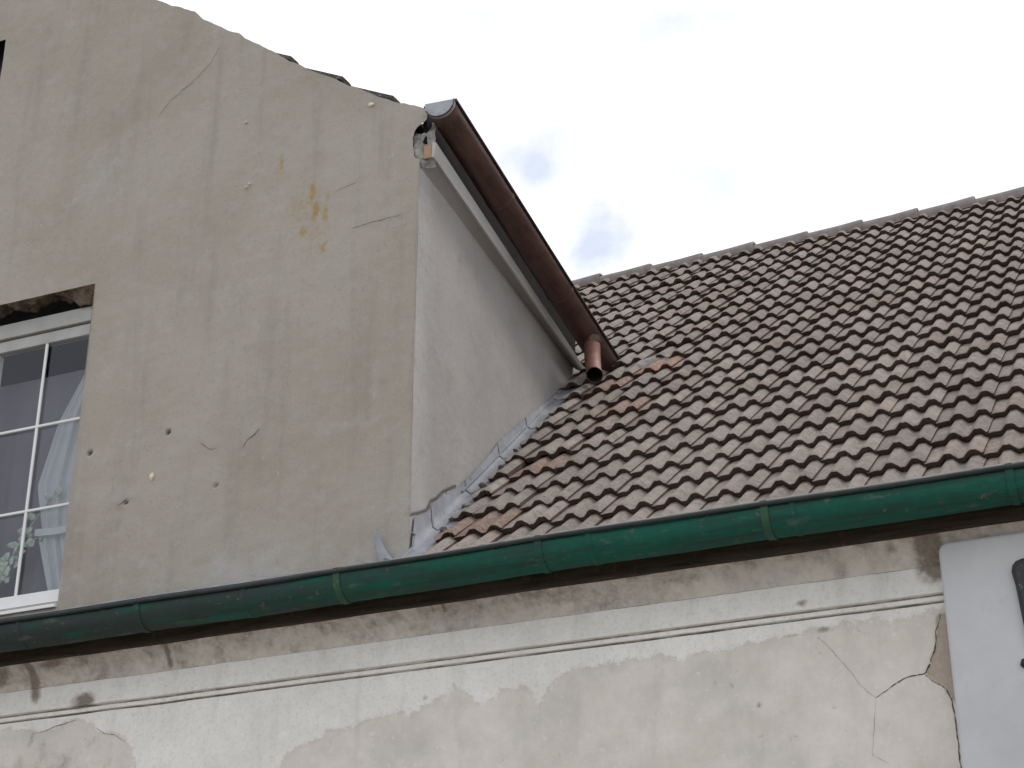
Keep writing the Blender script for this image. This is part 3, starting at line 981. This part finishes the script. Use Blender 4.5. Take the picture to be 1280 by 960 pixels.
def tile_mesh(name, ulo=0.0, seed=0, rough=0.0):
    r2 = random.Random(seed)
    us_ = [u for u in UP if u >= ulo]
    hs = []
    for u in us_:
        h = hump(u, .124, .052, .032) + hump(u, .256, .055, .034)
        if u > .28:
            h = max(h, .011)
        if u < .02:
            h -= .004
        hs.append(h)
    TH = .042
    vs_ = [(0.0, -.0055), (.010, .0), (.10, 0.), (.24, 0.), (.42, 0.)]
    v, f = [], []
    n = len(us_)
    jl = [(r2.random() - .5) * (.011 + rough) for _ in us_]
    for vv, dz in vs_:
        for i, (u, h) in enumerate(zip(us_, hs)):
            lift = .040 * (1 - vv / .35)
            jz = (r2.random() - .5) * .0022
            v.append((u, vv + (jl[i] if vv < .05 else 0), h + lift + dz + jz))
    for k in range(len(vs_) - 1):
        for i in range(n - 1):
            f.append((k * n + i, k * n + i + 1, (k + 1) * n + i + 1, (k + 1) * n + i))
    b = len(v)
    for i in range(n):                                   # front lip: own vertices so that its edge stays sharp
        v.append((us_[i], jl[i], hs[i] + .040 - .0055))
        v.append((us_[i], jl[i] + .019, hs[i] + .040 - TH))
        v.append((us_[i], .42, hs[i] - .006 - TH * .8))
    for i in range(n - 1):
        f.append((b + 3 * i + 1, b + 3 * i + 4, b + 3 * i + 3, b + 3 * i))
        f.append((b + 3 * i + 2, b + 3 * i + 5, b + 3 * i + 4, b + 3 * i + 1))
    top_n = (len(vs_) - 1) * (n - 1)
    for side, i in ((0, 0), (1, n - 1)):
        c = len(v)
        ring = [v[k * n + i] for k in range(len(vs_))]
        v.extend(ring)
        v.append((us_[i], .42, hs[i] - .006 - TH * .8))
        v.append((us_[i], jl[i] + .019, hs[i] + .040 - TH))
        fc = list(range(c, c + len(ring) + 2))
        f.append(tuple(fc if side else fc[::-1]))
    me = bpy.data.meshes.new(name)
    me.from_pydata(v, [], f)
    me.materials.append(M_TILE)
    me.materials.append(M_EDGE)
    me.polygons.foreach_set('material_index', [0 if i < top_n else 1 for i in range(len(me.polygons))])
    sm_ = [i < top_n for i in range(len(me.polygons))]
    me.polygons.foreach_set('use_smooth', sm_)
    return me


TILES = [tile_mesh('roof_tile', 0.0, s) for s in range(8)]
HALF = [tile_mesh('cut_roof_tile', .160, 20 + s, .014) for s in range(4)]
MROOF = Matrix.Rotation(PITCH, 4, 'X')
field_v, field_f, field_n, field_m = [], [], 0, []
RW = Vector(WLOC[roof.name])


def tile_colour(x, t):
    k = rng.random()
    b_ = .86 + .3 * rng.random()
    near = max(0.0, 1 - abs(x + 4.2) / .75)
    if rng.random() < .0 + .22 * near * (t < 12.6):
        c = (.245, .178, .148)
    elif k < .14:
        c = (.262, .220, .196)
    elif k < .24:
        c = (.252, .224, .205)
    else:
        c = (.262, .228, .208)
    return (c[0] * b_, c[1] * b_, c[2] * b_, 1)


for k in range(22):
    t0 = TE + GAUGE * k + (rng.random() - .5) * .008
    for j in range(-20, 19):
        x0 = -1.428 - .30 * j
        cut = False
        if t0 < 12.25:
            if x0 < -4.5:
                continue
            cut = x0 < -4.3
        elif x0 + .30 < np.interp(t0, VT, VX):
            continue
        if x0 > 4.2:
            continue
        near = max(0.0, 1 - abs(x0 + 4.2) / .7)
        jr = .005 + .026 * near
        rot = MROOF @ Matrix.Rotation((rng.random() - .5) * .02, 4, 'Z') @ Matrix.Rotation((rng.random() - .5) * .016, 4, 'Y') @ Matrix.Rotation((rng.random() - .5) * (.010 + .03 * near), 4, 'X')
        P = Vector(rpt(x0 + (rng.random() - .5) * jr, t0 + (rng.random() - .5) * jr * 1.4, (rng.random() - .3) * jr * .5))
        P.z += EYE
        me = (HALF if cut else TILES)[rng.randrange(4 if cut else 8)]
        if x0 > -.83:
            mw = Matrix.Translation(P - RW) @ rot
            field_v += [tuple(mw @ v.co) for v in me.vertices]
            field_m += [p.material_index for p in me.polygons]
            field_f += [tuple(i + field_n for i in p.vertices) for p in me.polygons]
            field_n += len(me.vertices)
            continue
        o = bpy.data.objects.new('roof_tile', me)
        link(o, roof)
        o.location = P - RW
        o.rotation_euler = rot.to_euler()
        o.color = tile_colour(x0, t0)
if field_v:
    me = bpy.data.meshes.new('roof_tile_field')
    me.from_pydata(field_v, [], field_f)
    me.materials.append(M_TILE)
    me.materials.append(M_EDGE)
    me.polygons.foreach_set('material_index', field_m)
    o = bpy.data.objects.new('roof_tile_field', me)
    link(o, roof)
    o.color = (.262, .228, .208, 1)
    o['kind'] = 'stuff'
# the orange replacement tile
oc = min((c for c in roof.children if c.name.startswith('roof_tile') and c.get('kind') is None), key=lambda c: (c.location.x + RW.x + 3.90) ** 2 + (c.location.y + RW.y - 11.25) ** 2)
oc.color = (.32, .20, .155, 1)

# ridge caps: each flares to its right end and laps over the next
rc = []
NS = 14


def ridge_mesh(seed):
    r2 = random.Random(seed)
    m = MB()
    rings, inner = [], []
    for x, r in ((0, .128), (.30, .137), (.515, .150), (.525, .146)):
        rings.append([(x, -r * math.cos(math.pi * (i / NS * 1.1 - .05)) * 1.05, r * math.sin(math.pi * (i / NS * 1.1 - .05)) * .95 + (r2.random() - .5) * .003) for i in range(NS + 1)])
    for x, r in ((.525, .128), (0, .112)):
        rings.append([(x, -r * math.cos(math.pi * (i / NS * 1.1 - .05)) * 1.05, r * math.sin(math.pi * (i / NS * 1.1 - .05)) * .95) for i in range(NS + 1)])
    m.loft(rings, False)
    me = bpy.data.meshes.new('ridge_tile')
    me.from_pydata(m.v, [], m.f)
    me.materials.append(M_RIDGE)
    return me


RM = [ridge_mesh(s) for s in range(4)]
for k in range(-3, 19):
    xr = -5.154 + .5055 * k
    o = bpy.data.objects.new('ridge_tile', RM[k % 4])
    link(o, roof)
    o.location = Vector((xr - .525, 14.355, 8.470 + EYE + (rng.random() - .5) * .008)) - RW
    o.rotation_euler = ((rng.random() - .5) * .03, (rng.random() - .5) * .012 - .012, (rng.random() - .5) * .012)
rm_ = MB().loft([[(x, 14.355 - .135, 8.425 + .012 * math.sin(x * 19)), (x, 14.355 - .10, 8.47 + .010 * math.sin(x * 31)), (x, 14.355 + .1, 8.47)] for x in np.arange(-7, 4.5, .05)], False)
rm_.build('ridge_mortar', M_MORTAR, roof)

# mortar smeared over the tiles where the dormer gutter meets the roof
xs = np.arange(-4.12, -3.42, .018)
ts = np.arange(12.42, 13.02, .018)
X, T = np.meshgrid(xs, ts)
ex = np.clip(1 - ((X + 3.80) / .34) ** 2 - ((T - 12.66 - .35 * (X + 3.8)) / .15) ** 2, -1, 1)
Wm = -.05 + .10 * np.sqrt(np.clip(ex, 0, 1)) + (fbm(X, T, 12, 3, 3) - .5) * .05
Pm = np.array([[rpt(X[i, j], T[i, j], Wm[i, j]) for j in range(X.shape[1])] for i in range(X.shape[0])])
idx = np.arange(X.size).reshape(X.shape)
F = np.stack([idx[:-1, :-1], idx[:-1, 1:], idx[1:, 1:], idx[1:, :-1]], -1).reshape(-1, 4)
exf = (ex[:-1, :-1] > 0.02).ravel()
mk('mortar_patch', Pm.reshape(-1, 3), F[exf], M_MORTAR, roof, True)


def lump(mb, c, s, seed):
    r2 = random.Random(seed)
    rings = []
    for i in range(6):
        ph = math.pi * i / 5
        rings.append([(c[0] + s[0] * math.sin(ph) * math.cos(q * math.tau / 8) * (.7 + .6 * r2.random()), c[1] + s[1] * math.sin(ph) * math.sin(q * math.tau / 8) * (.7 + .6 * r2.random()),
                       c[2] - s[2] * math.cos(ph) * (.8 + .4 * r2.random())) for q in range(8)])
    mb.loft(rings, True, True)


# crumbs of mortar along the cut edge of the tiles
for q in range(11):
    t_ = 9.2 + q * .31 + rng.random() * .22
    c = rpt(-4.262 + (rng.random() - .5) * .04, t_, .008)
    m = MB()
    lump(m, c, (.018 + .026 * rng.random(), .03 + .05 * rng.random(), .010 + .014 * rng.random()), q + 60)
    m.build('mortar_crumb', M_MORTAR, roof)

# ------------------------------------------------------------------ dormer roof with its verge tiles
dr = []
for f_ in np.linspace(0, 1, 12):
    xe, ze = -4.43 - 4.9 * f_, 6.75 + 3.43 * f_
    dr.append([(xe, YW + .03, ze), (xe, 10.2, ze - .31 * (1 - f_) + .0 * f_), (xe, 11.5 + 4.5 * f_, ze - .62 * (1 - f_))])
rv = []
for r_ in dr:
    rv.append(r_ + [(p[0], p[1], p[2] - .05) for p in r_[::-1]])
droof = MB().loft(rv, True, True).build('dormer_roof', M_DECK, house)
SLOPE = math.atan(.70)
vt = [(-4.612, 6.962), (-5.0, 7.226), (-5.412, 7.510), (-5.81, 7.842), (-6.21, 8.135), (-6.61, 8.40), (-7.01, 8.69), (-7.41, 8.98), (-7.81, 9.26), (-8.21, 9.54)]
vshape = MB()
vshape.v = []
for i, (x, z) in enumerate(vt):
    ang = SLOPE - (.13 if i < 3 else .05)
    dx, dz = -math.cos(ang), math.sin(ang)
    nx_, nz_ = math.sin(ang), math.cos(ang)
    hid = .018 if i < 3 else -.045
    z += hid
    yf = YW + .012
    m = MB()
    L = .44
    ring = lambda yq, th, w0: [(x + nx_ * w0, yq, z + nz_ * w0), (x + dx * L + nx_ * w0, yq, z + dz * L + nz_ * w0),
                               (x + dx * L + nx_ * (w0 - th), yq, z + dz * L + nz_ * (w0 - th)), (x + nx_ * (w0 - th), yq, z + nz_ * (w0 - th))]
    m.loft([ring(yf, .026, .004), ring(yf + .09, .03, .012), ring(yf + .20, .028, 0), ring(yf + .36, .03, .012)], True, True)
    o = m.build('verge_tile', M_TILE, droof)
    o.color = (.10, .09, .09, 1)

# ------------------------------------------------------------------ window
win = empty('window', (-7.68, 9.0, WZ0 + EYE), parent=house)
YG = 9.0


def frame_piece(nm, x0, x1, z0, z1, y0=YG - .03, y1=YG + .05, m=M_WHITE, par=win):
    return bevel(MB().box(x0, x1, y0, y1, z0, z1).build(nm, m, par), .004)


frame_piece('head_casing', WX0, WX1 - .002, 5.853, 5.965, YG - .040, YG + .05, M_FRAME)
frame_piece('sash_rail', WX0 + .06, WX1 - .06, 5.758, 5.843, YG - .018, YG + .04, M_FRAME)
frame_piece('jamb', WX1 - .062, WX1 - .003, 3.87, 5.843)
frame_piece('jamb', WX0 + .003, WX0 + .06, 3.87, 5.843)
frame_piece('mullion', -7.81, -7.70, 3.925, 5.756)
frame_piece('bottom_rail', WX0 + .06, WX1 - .065, 3.835, 3.918, YG - .045, YG + .05)
sl = MB()
sl.quad((WX0, YW - .015, 3.742), (WX1 - .004, YW - .015, 3.742), (WX1 - .004, YG - .02, 3.80), (WX0, YG - .02, 3.80))
bevel(MB().prism([(WX0 - .004, 3.735), (WX1 - .004, 3.735), (WX1 - .004, 3.84), (WX0 - .004, 3.84)], YG - .05, YG + .06).build('sill_board', M_WHITE, win), .004)
sb = MB().loft([[(x, YW - .03, 3.735), (x, YW - .03, 3.757), (x, YG - .052, 3.79), (x, YG - .052, 3.765)] for x in (WX0, WX1 - .005)], True, True)
bevel(sb.build('sill', M_WHITE, win), .003)
for xm in (-7.292, -8.15):
    frame_piece('glazing_bar', xm - .011, xm + .011, 3.92, 5.757, YG - .018, YG - .006)
for zz in (5.128, 4.515):
    frame_piece('glazing_bar', -7.70, WX1 - .062, zz - .009, zz + .009, YG - .020, YG - .004)
    frame_piece('glazing_bar', WX0 + .06, -7.811, zz - .009, zz + .009, YG - .020, YG - .004)
for (xa, xb) in ((-7.70, WX1 - .062), (WX0 + .06, -7.811)):
    mk('pane', [(xa, YG + .006, 3.919), (xb, YG + .006, 3.919), (xb, YG + .006, 5.757), (xa, YG + .006, 5.757)], [(0, 1, 2, 3)], M_GLASS, win)
# attic opening frame
aw = empty('window', (-8.4, 9.1, AZ0 + EYE), parent=house)
MB().box(-8.9, AX1 - .002, 9.0, 9.05, AZ0, 8.80).build('shutter', M_IRON, aw)
# dark room behind
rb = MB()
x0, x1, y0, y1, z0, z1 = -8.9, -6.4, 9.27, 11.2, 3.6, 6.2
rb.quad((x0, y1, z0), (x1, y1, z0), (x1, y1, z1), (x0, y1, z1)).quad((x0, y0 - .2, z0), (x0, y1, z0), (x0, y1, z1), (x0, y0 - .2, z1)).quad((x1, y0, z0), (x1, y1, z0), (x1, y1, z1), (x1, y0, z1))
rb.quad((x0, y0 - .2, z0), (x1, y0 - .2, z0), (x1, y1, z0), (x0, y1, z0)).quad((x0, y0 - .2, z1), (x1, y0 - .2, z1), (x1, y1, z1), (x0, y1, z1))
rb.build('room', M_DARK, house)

curt = empty('curtain', (-7.1, 9.13, 3.95 + EYE), 'pale curtain gathered with a tieback inside dormer window', 'curtain')


def drape(zl, left, right, yb_, amp, folds, name, mat, seed):
    nz_, nx_ = 46, 60
    rows_ = []
    for i in range(nz_):
        z = zl[0] + (zl[-1] - zl[0]) * i / (nz_ - 1)
        l_, r_ = float(np.interp(z, zl, left)), float(np.interp(z, zl, right))
        rows_.append([(l_ + (r_ - l_) * k / (nx_ - 1), yb_ + amp * min(1.0, .15 + (zl[-1] - z) * 2.5) * math.sin(k / (nx_ - 1) * folds * math.tau + .6 * math.sin(z * 2 + seed)) * (.6 + .4 * math.sin(k * .37 + z)), z) for k in range(nx_)])
    return MB().loft(rows_, False).build(name, mat, curt, True)


drape([3.93, 4.36, 4.42, 4.75, 5.2, 5.64], [-7.13, -7.27, -7.25, -7.33, -7.22, -7.00], [-6.86, -6.93, -6.93, -6.88, -6.86, -6.85], 9.12, .020, 5, 'drape', M_CURTAIN, 1)
MB().loft([[(-7.285, 9.09, 4.375 + d), (-7.10, 9.075, 4.355 + d), (-6.92, 9.09, 4.375 + d)] for d in (0, .05)], False).build('tieback', M_CURTAIN, curt, True)
net = empty('net_curtain', (-7.7, 9.22, 3.95 + EYE), 'grey net curtain hanging across the dormer window', 'curtain')
rows_ = [[(-8.5 + 1.72 * k / 80, 9.23 + (.012 * math.sin(k * .9) + .006 * math.sin(k * .37)) * min(1.0, .1 + (5.64 - z) * 2), z) for k in range(81)] for z in np.linspace(3.93, 5.64, 12)]
MB().loft(rows_, False).build('drape', M_NET, net, True)

plant = empty('houseplant', (-7.60, 9.11, 3.92 + EYE), 'pale leafy houseplant standing inside the dormer window', 'plant')
MB().loft([[(-7.60 + r * math.cos(a_ * math.tau / 14), 9.11 + r * math.sin(a_ * math.tau / 14) * .8, z) for a_ in range(14)] for z, r in ((3.92, .05), (4.04, .068), (4.05, .07), (4.05, .058))], True, True).build('pot', M_POT, plant, True)
pr = random.Random(5)
for s_ in range(5):
    ex_, ez_ = -7.52 + .085 * s_ + pr.random() * .03, 4.20 + .07 * s_ * pr.random() + .05 * s_
    pts = [(-7.60 + (ex_ + 7.60) * q ** .8, 9.11 + .02 * math.sin(s_), 4.04 + (ez_ - 4.04) * q + .08 * math.sin(q * math.pi)) for q in np.linspace(0, 1, 7)]
    MB().tube(pts, .004, 5).build('stem', M_LEAF, plant)
    for q in range(7):
        p = Vector(pts[1 + q % 6]) + Vector(((pr.random() - .5) * .05, (pr.random() - .5) * .03, (pr.random() - .3) * .05))
        an, ln, wd = pr.random() * math.tau, .06 + .04 * pr.random(), .022 + .012 * pr.random()
        d_ = Vector((math.cos(an), -.25, math.sin(an) * .7))
        sd_ = d_.cross(Vector((0, 1, .3))).normalized()
        up_ = Vector((0, -.012, .01))
        MB().loft([[p, p + up_ * .2, p], [p + d_ * ln * .3 - sd_ * wd, p + d_ * ln * .35 + up_, p + d_ * ln * .3 + sd_ * wd], [p + d_ * ln * .7 - sd_ * wd * .8, p + d_ * ln * .7 + up_, p + d_ * ln * .7 + sd_ * wd * .8], [p + d_ * ln, p + d_ * ln, p + d_ * ln]], False).build('leaf', M_LEAF, plant, True)

# little pale plugs left in the render
for x, z, sx, sz in ((-6.219, 4.52, .022, .038), (-4.765, 6.945, .03, .022), (-5.722, 7.061, .012, .01), (-5.66, 6.552, .010, .012), (-5.685, 6.53, .014, .01)):
    m = MB()
    lump(m, (x, YW - .004, z), (sx * .7, .012, sz * .7), int(-x * 100))
    m.build('pale_plug', M_PALEBIT, house)

# ------------------------------------------------------------------ green eaves gutter
gut = empty('eaves_gutter', (-4.0, 8.55, 3.40 + EYE), 'long green half-round gutter with worn paint along the eaves', 'gutter')
GR, GY, GZ = .118, 8.550, 3.508
xs = np.arange(-8.9, 4.45, .06)


def gz_off(x):
    return -.006 * math.exp(-((x + 5.2) / 1.2) ** 2) + .006 * math.exp(-((x + 2.9) / 1.0) ** 2) + .002 * math.sin(x * 5.1)


def arc_pts(x, r, a0=-8, a1=188, n=18, dz=0.0):
    out = []
    for i in range(n + 1):
        a_ = math.radians(a0 + (a1 - a0) * i / n)
        rd_ = r + .007 * (float(fbm(np.array([x * 1.0]), np.array([a_ * .5]), 2.6, 3, 19)[0]) - .5)
        out.append((x, GY - rd_ * math.cos(a_), GZ + gz_off(x) + dz - rd_ * math.sin(a_)))
    return out


rings = [arc_pts(x, GR) + arc_pts(x, GR - .004)[::-1] for x in xs]
MB().loft(rings, True, True).build('trough', M_GREEN, gut, True)
MB().tube([(x, GY - GR * math.cos(math.radians(-8)) - .011, GZ + gz_off(x) + GR * .139 + .005) for x in xs], .0125, 10).build('front_bead', M_BEADLOW, gut, True)
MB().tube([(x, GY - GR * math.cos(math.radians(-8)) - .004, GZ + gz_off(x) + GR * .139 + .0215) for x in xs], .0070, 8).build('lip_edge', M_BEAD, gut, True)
for x in (-6.80, -5.25, -3.15, -2.045, .6, 2.4):
    MB().loft([arc_pts(x + d, GR + e_) for d, e_ in ((-.016, -.001), (-.012, .004), (.012, .004), (.016, -.001))], False).build('joint_band', M_GREEN, gut, True)
for i, x in enumerate((-7.25, -5.963, -4.649, -3.436, -2.19, -.959, .3, 1.5, 2.8)):
    b_ = MB().loft([arc_pts(x + d, GR + e_, -14, 150) for d, e_ in ((-.020, 0), (-.020, .006), (.020, .006), (.020, 0))], False)
    br = b_.build('bracket', M_GREEN if i % 2 else M_BRACKET, gut, False)
    cl = MB().box(x - .017, x + .017, GY - GR - .012, GY - GR + .02, GZ + gz_off(x) + .012, GZ + gz_off(x) + .040)
    WLOC[br.name] = WLOC[gut.name]
    cl.build('clip', M_RUSTY if i in (2,) else M_BRACKET, br)

# ------------------------------------------------------------------ brown dormer gutter
cg = empty('dormer_gutter', (-4.2, 10.2, 6.2 + EYE), 'brown metal half-round gutter sloping down along dormer eaves', 'gutter')
C0, C1 = Vector((-4.240, 8.79, 6.782)), Vector((-4.135, 11.66, 6.145))
CR = .103


def cpts(f_, r, a0=-6, a1=186, n=18):
    c = C0.lerp(C1, f_)
    return [(c.x - r * math.cos(math.radians(a0 + (a1 - a0) * i / n)), c.y, c.z - r * math.sin(math.radians(a0 + (a1 - a0) * i / n)) - .014 * (i / n - .5)) for i in range(n + 1)]


ff = np.linspace(0, 1, 30)
MB().loft([cpts(f_, CR) + cpts(f_, CR - .004)[::-1] for f_ in ff], True, True).build('trough', M_COPPER, cg, True)
MB().tube([Vector(cpts(f_, CR)[-1]) + Vector((.006, 0, .004)) for f_ in ff], .010, 8).build('bead', M_COPDARK, cg, True)
for f_ in (.31, .66):
    MB().loft([cpts(f_ + d, CR + e_) for d, e_ in ((-.006, -.001), (-.004, .0045), (.004, .0045), (.006, -.001))], False).build('joint_band', M_COPPER, cg, True)
cp = cpts(-.004, CR + .002)
m = MB()
m.loft([cp, cpts(.003, CR + .002)], False)
m.quad(*cp)
m.build('end_cap', M_ZINC, cg)
MB().tube([Vector(p) + Vector((0, -.004, 0)) for p in cp[3:]], .005, 6).build('cap_rim', M_COPPER, cg, True)
# outlet stub with an open dark mouth
oc0 = Vector((-4.110, 11.17, 6.20))
path = [oc0, Vector((-4.108, 11.165, 6.07)), Vector((-4.098, 11.145, 5.97)), Vector((-4.078, 11.105, 5.89)), Vector((-4.050, 11.045, 5.825))]


def ring_at(p, d_, r, n=16):
    d_ = d_.normalized()
    a_ = d_.cross(Vector((1, 0, 0))).normalized()
    b__ = d_.cross(a_)
    return [p + (a_ * math.cos(k * math.tau / n) + b__ * math.sin(k * math.tau / n)) * r for k in range(n)]


ds = [Vector((0, 0, -1)), Vector((0, -.1, -1)), Vector((.05, -.35, -1)), Vector((.12, -.75, -1)), Vector((.2, -1, -.75))]
rs = [ring_at(p, d_, .060) for p, d_ in zip(path, ds)]
ri = [ring_at(p, d_, .056) for p, d_ in zip(path, ds)]
MB().loft(rs, True, False).build('outlet', M_COPBRIGHT, cg, True)
MB().loft(ri, True, False).build('outlet_inner_shade', M_DECK, cg, True)  # dark inner tube: the shade inside the pipe is put into its colour
MB().tube(ring_at(path[-1], ds[-1], .059) + ring_at(path[-1], ds[-1], .059)[:1], .0035, 6, False).build('outlet_rim', M_COPPER, cg, True)
MB().loft([ring_at(oc0 + Vector((0, 0, -.005)), Vector((0, 0, -1)), .074), ring_at(oc0 + Vector((0, 0, -.05)), Vector((0, 0, -1)), .066)], True, False).build('outlet_collar', M_COPPER, cg, True)

# ------------------------------------------------------------------ pale board on the facade and its dark fitting
BY = 8.735
bx0, bz1 = -1.390, 3.312
pts = []
for cx_, cz_, a0 in ((bx0 + .05, bz1 - .05, 180), ):
    for k in range(7):
        a_ = math.radians(180 - 90 * k / 6)
        pts.append((cx_ + .05 * math.cos(a_), cz_ + .05 * math.sin(a_)))
pts += [(.0, bz1 + .003), (.0, .9), (bx0, .9)]
bd = MB().prism(pts, BY, YW + .03).build('wall_board', M_BOARD)
bd['label'] = 'pale grey board with rounded edges standing proud of the facade'
bd['category'] = 'board'
bevel(bd, .022, 4)
ft = empty('wall_fitting', (-.90, BY, 2.70 + EYE), 'dark speckled fitting with rounded corner fixed on pale board', 'fitting')
o_ = [(-1.032, 3.03), (-1.043, 3.10), (-1.036, 3.130), (-1.018, 3.152), (-.985, 3.162), (-.80, 3.165), (-.78, 3.14), (-.80, 2.72), (-.98, 2.70), (-1.012, 2.74)]
bevel(MB().prism(o_, BY - .03, BY - .002).build('plate', M_IRON, ft), .008)
cx_, cz_ = -.91, 2.93
i_ = [(cx_ + (x - cx_) * .86, cz_ + (z - cz_) * .92) for x, z in o_]
bevel(MB().prism(i_, BY - .036, BY - .028).build('face', M_BLACK, ft), .003)
m = MB()
lump(m, (-1.04, BY - .012, 2.64), (.018, .018, .022), 3)
m.build('screw', M_IRON, ft, True)
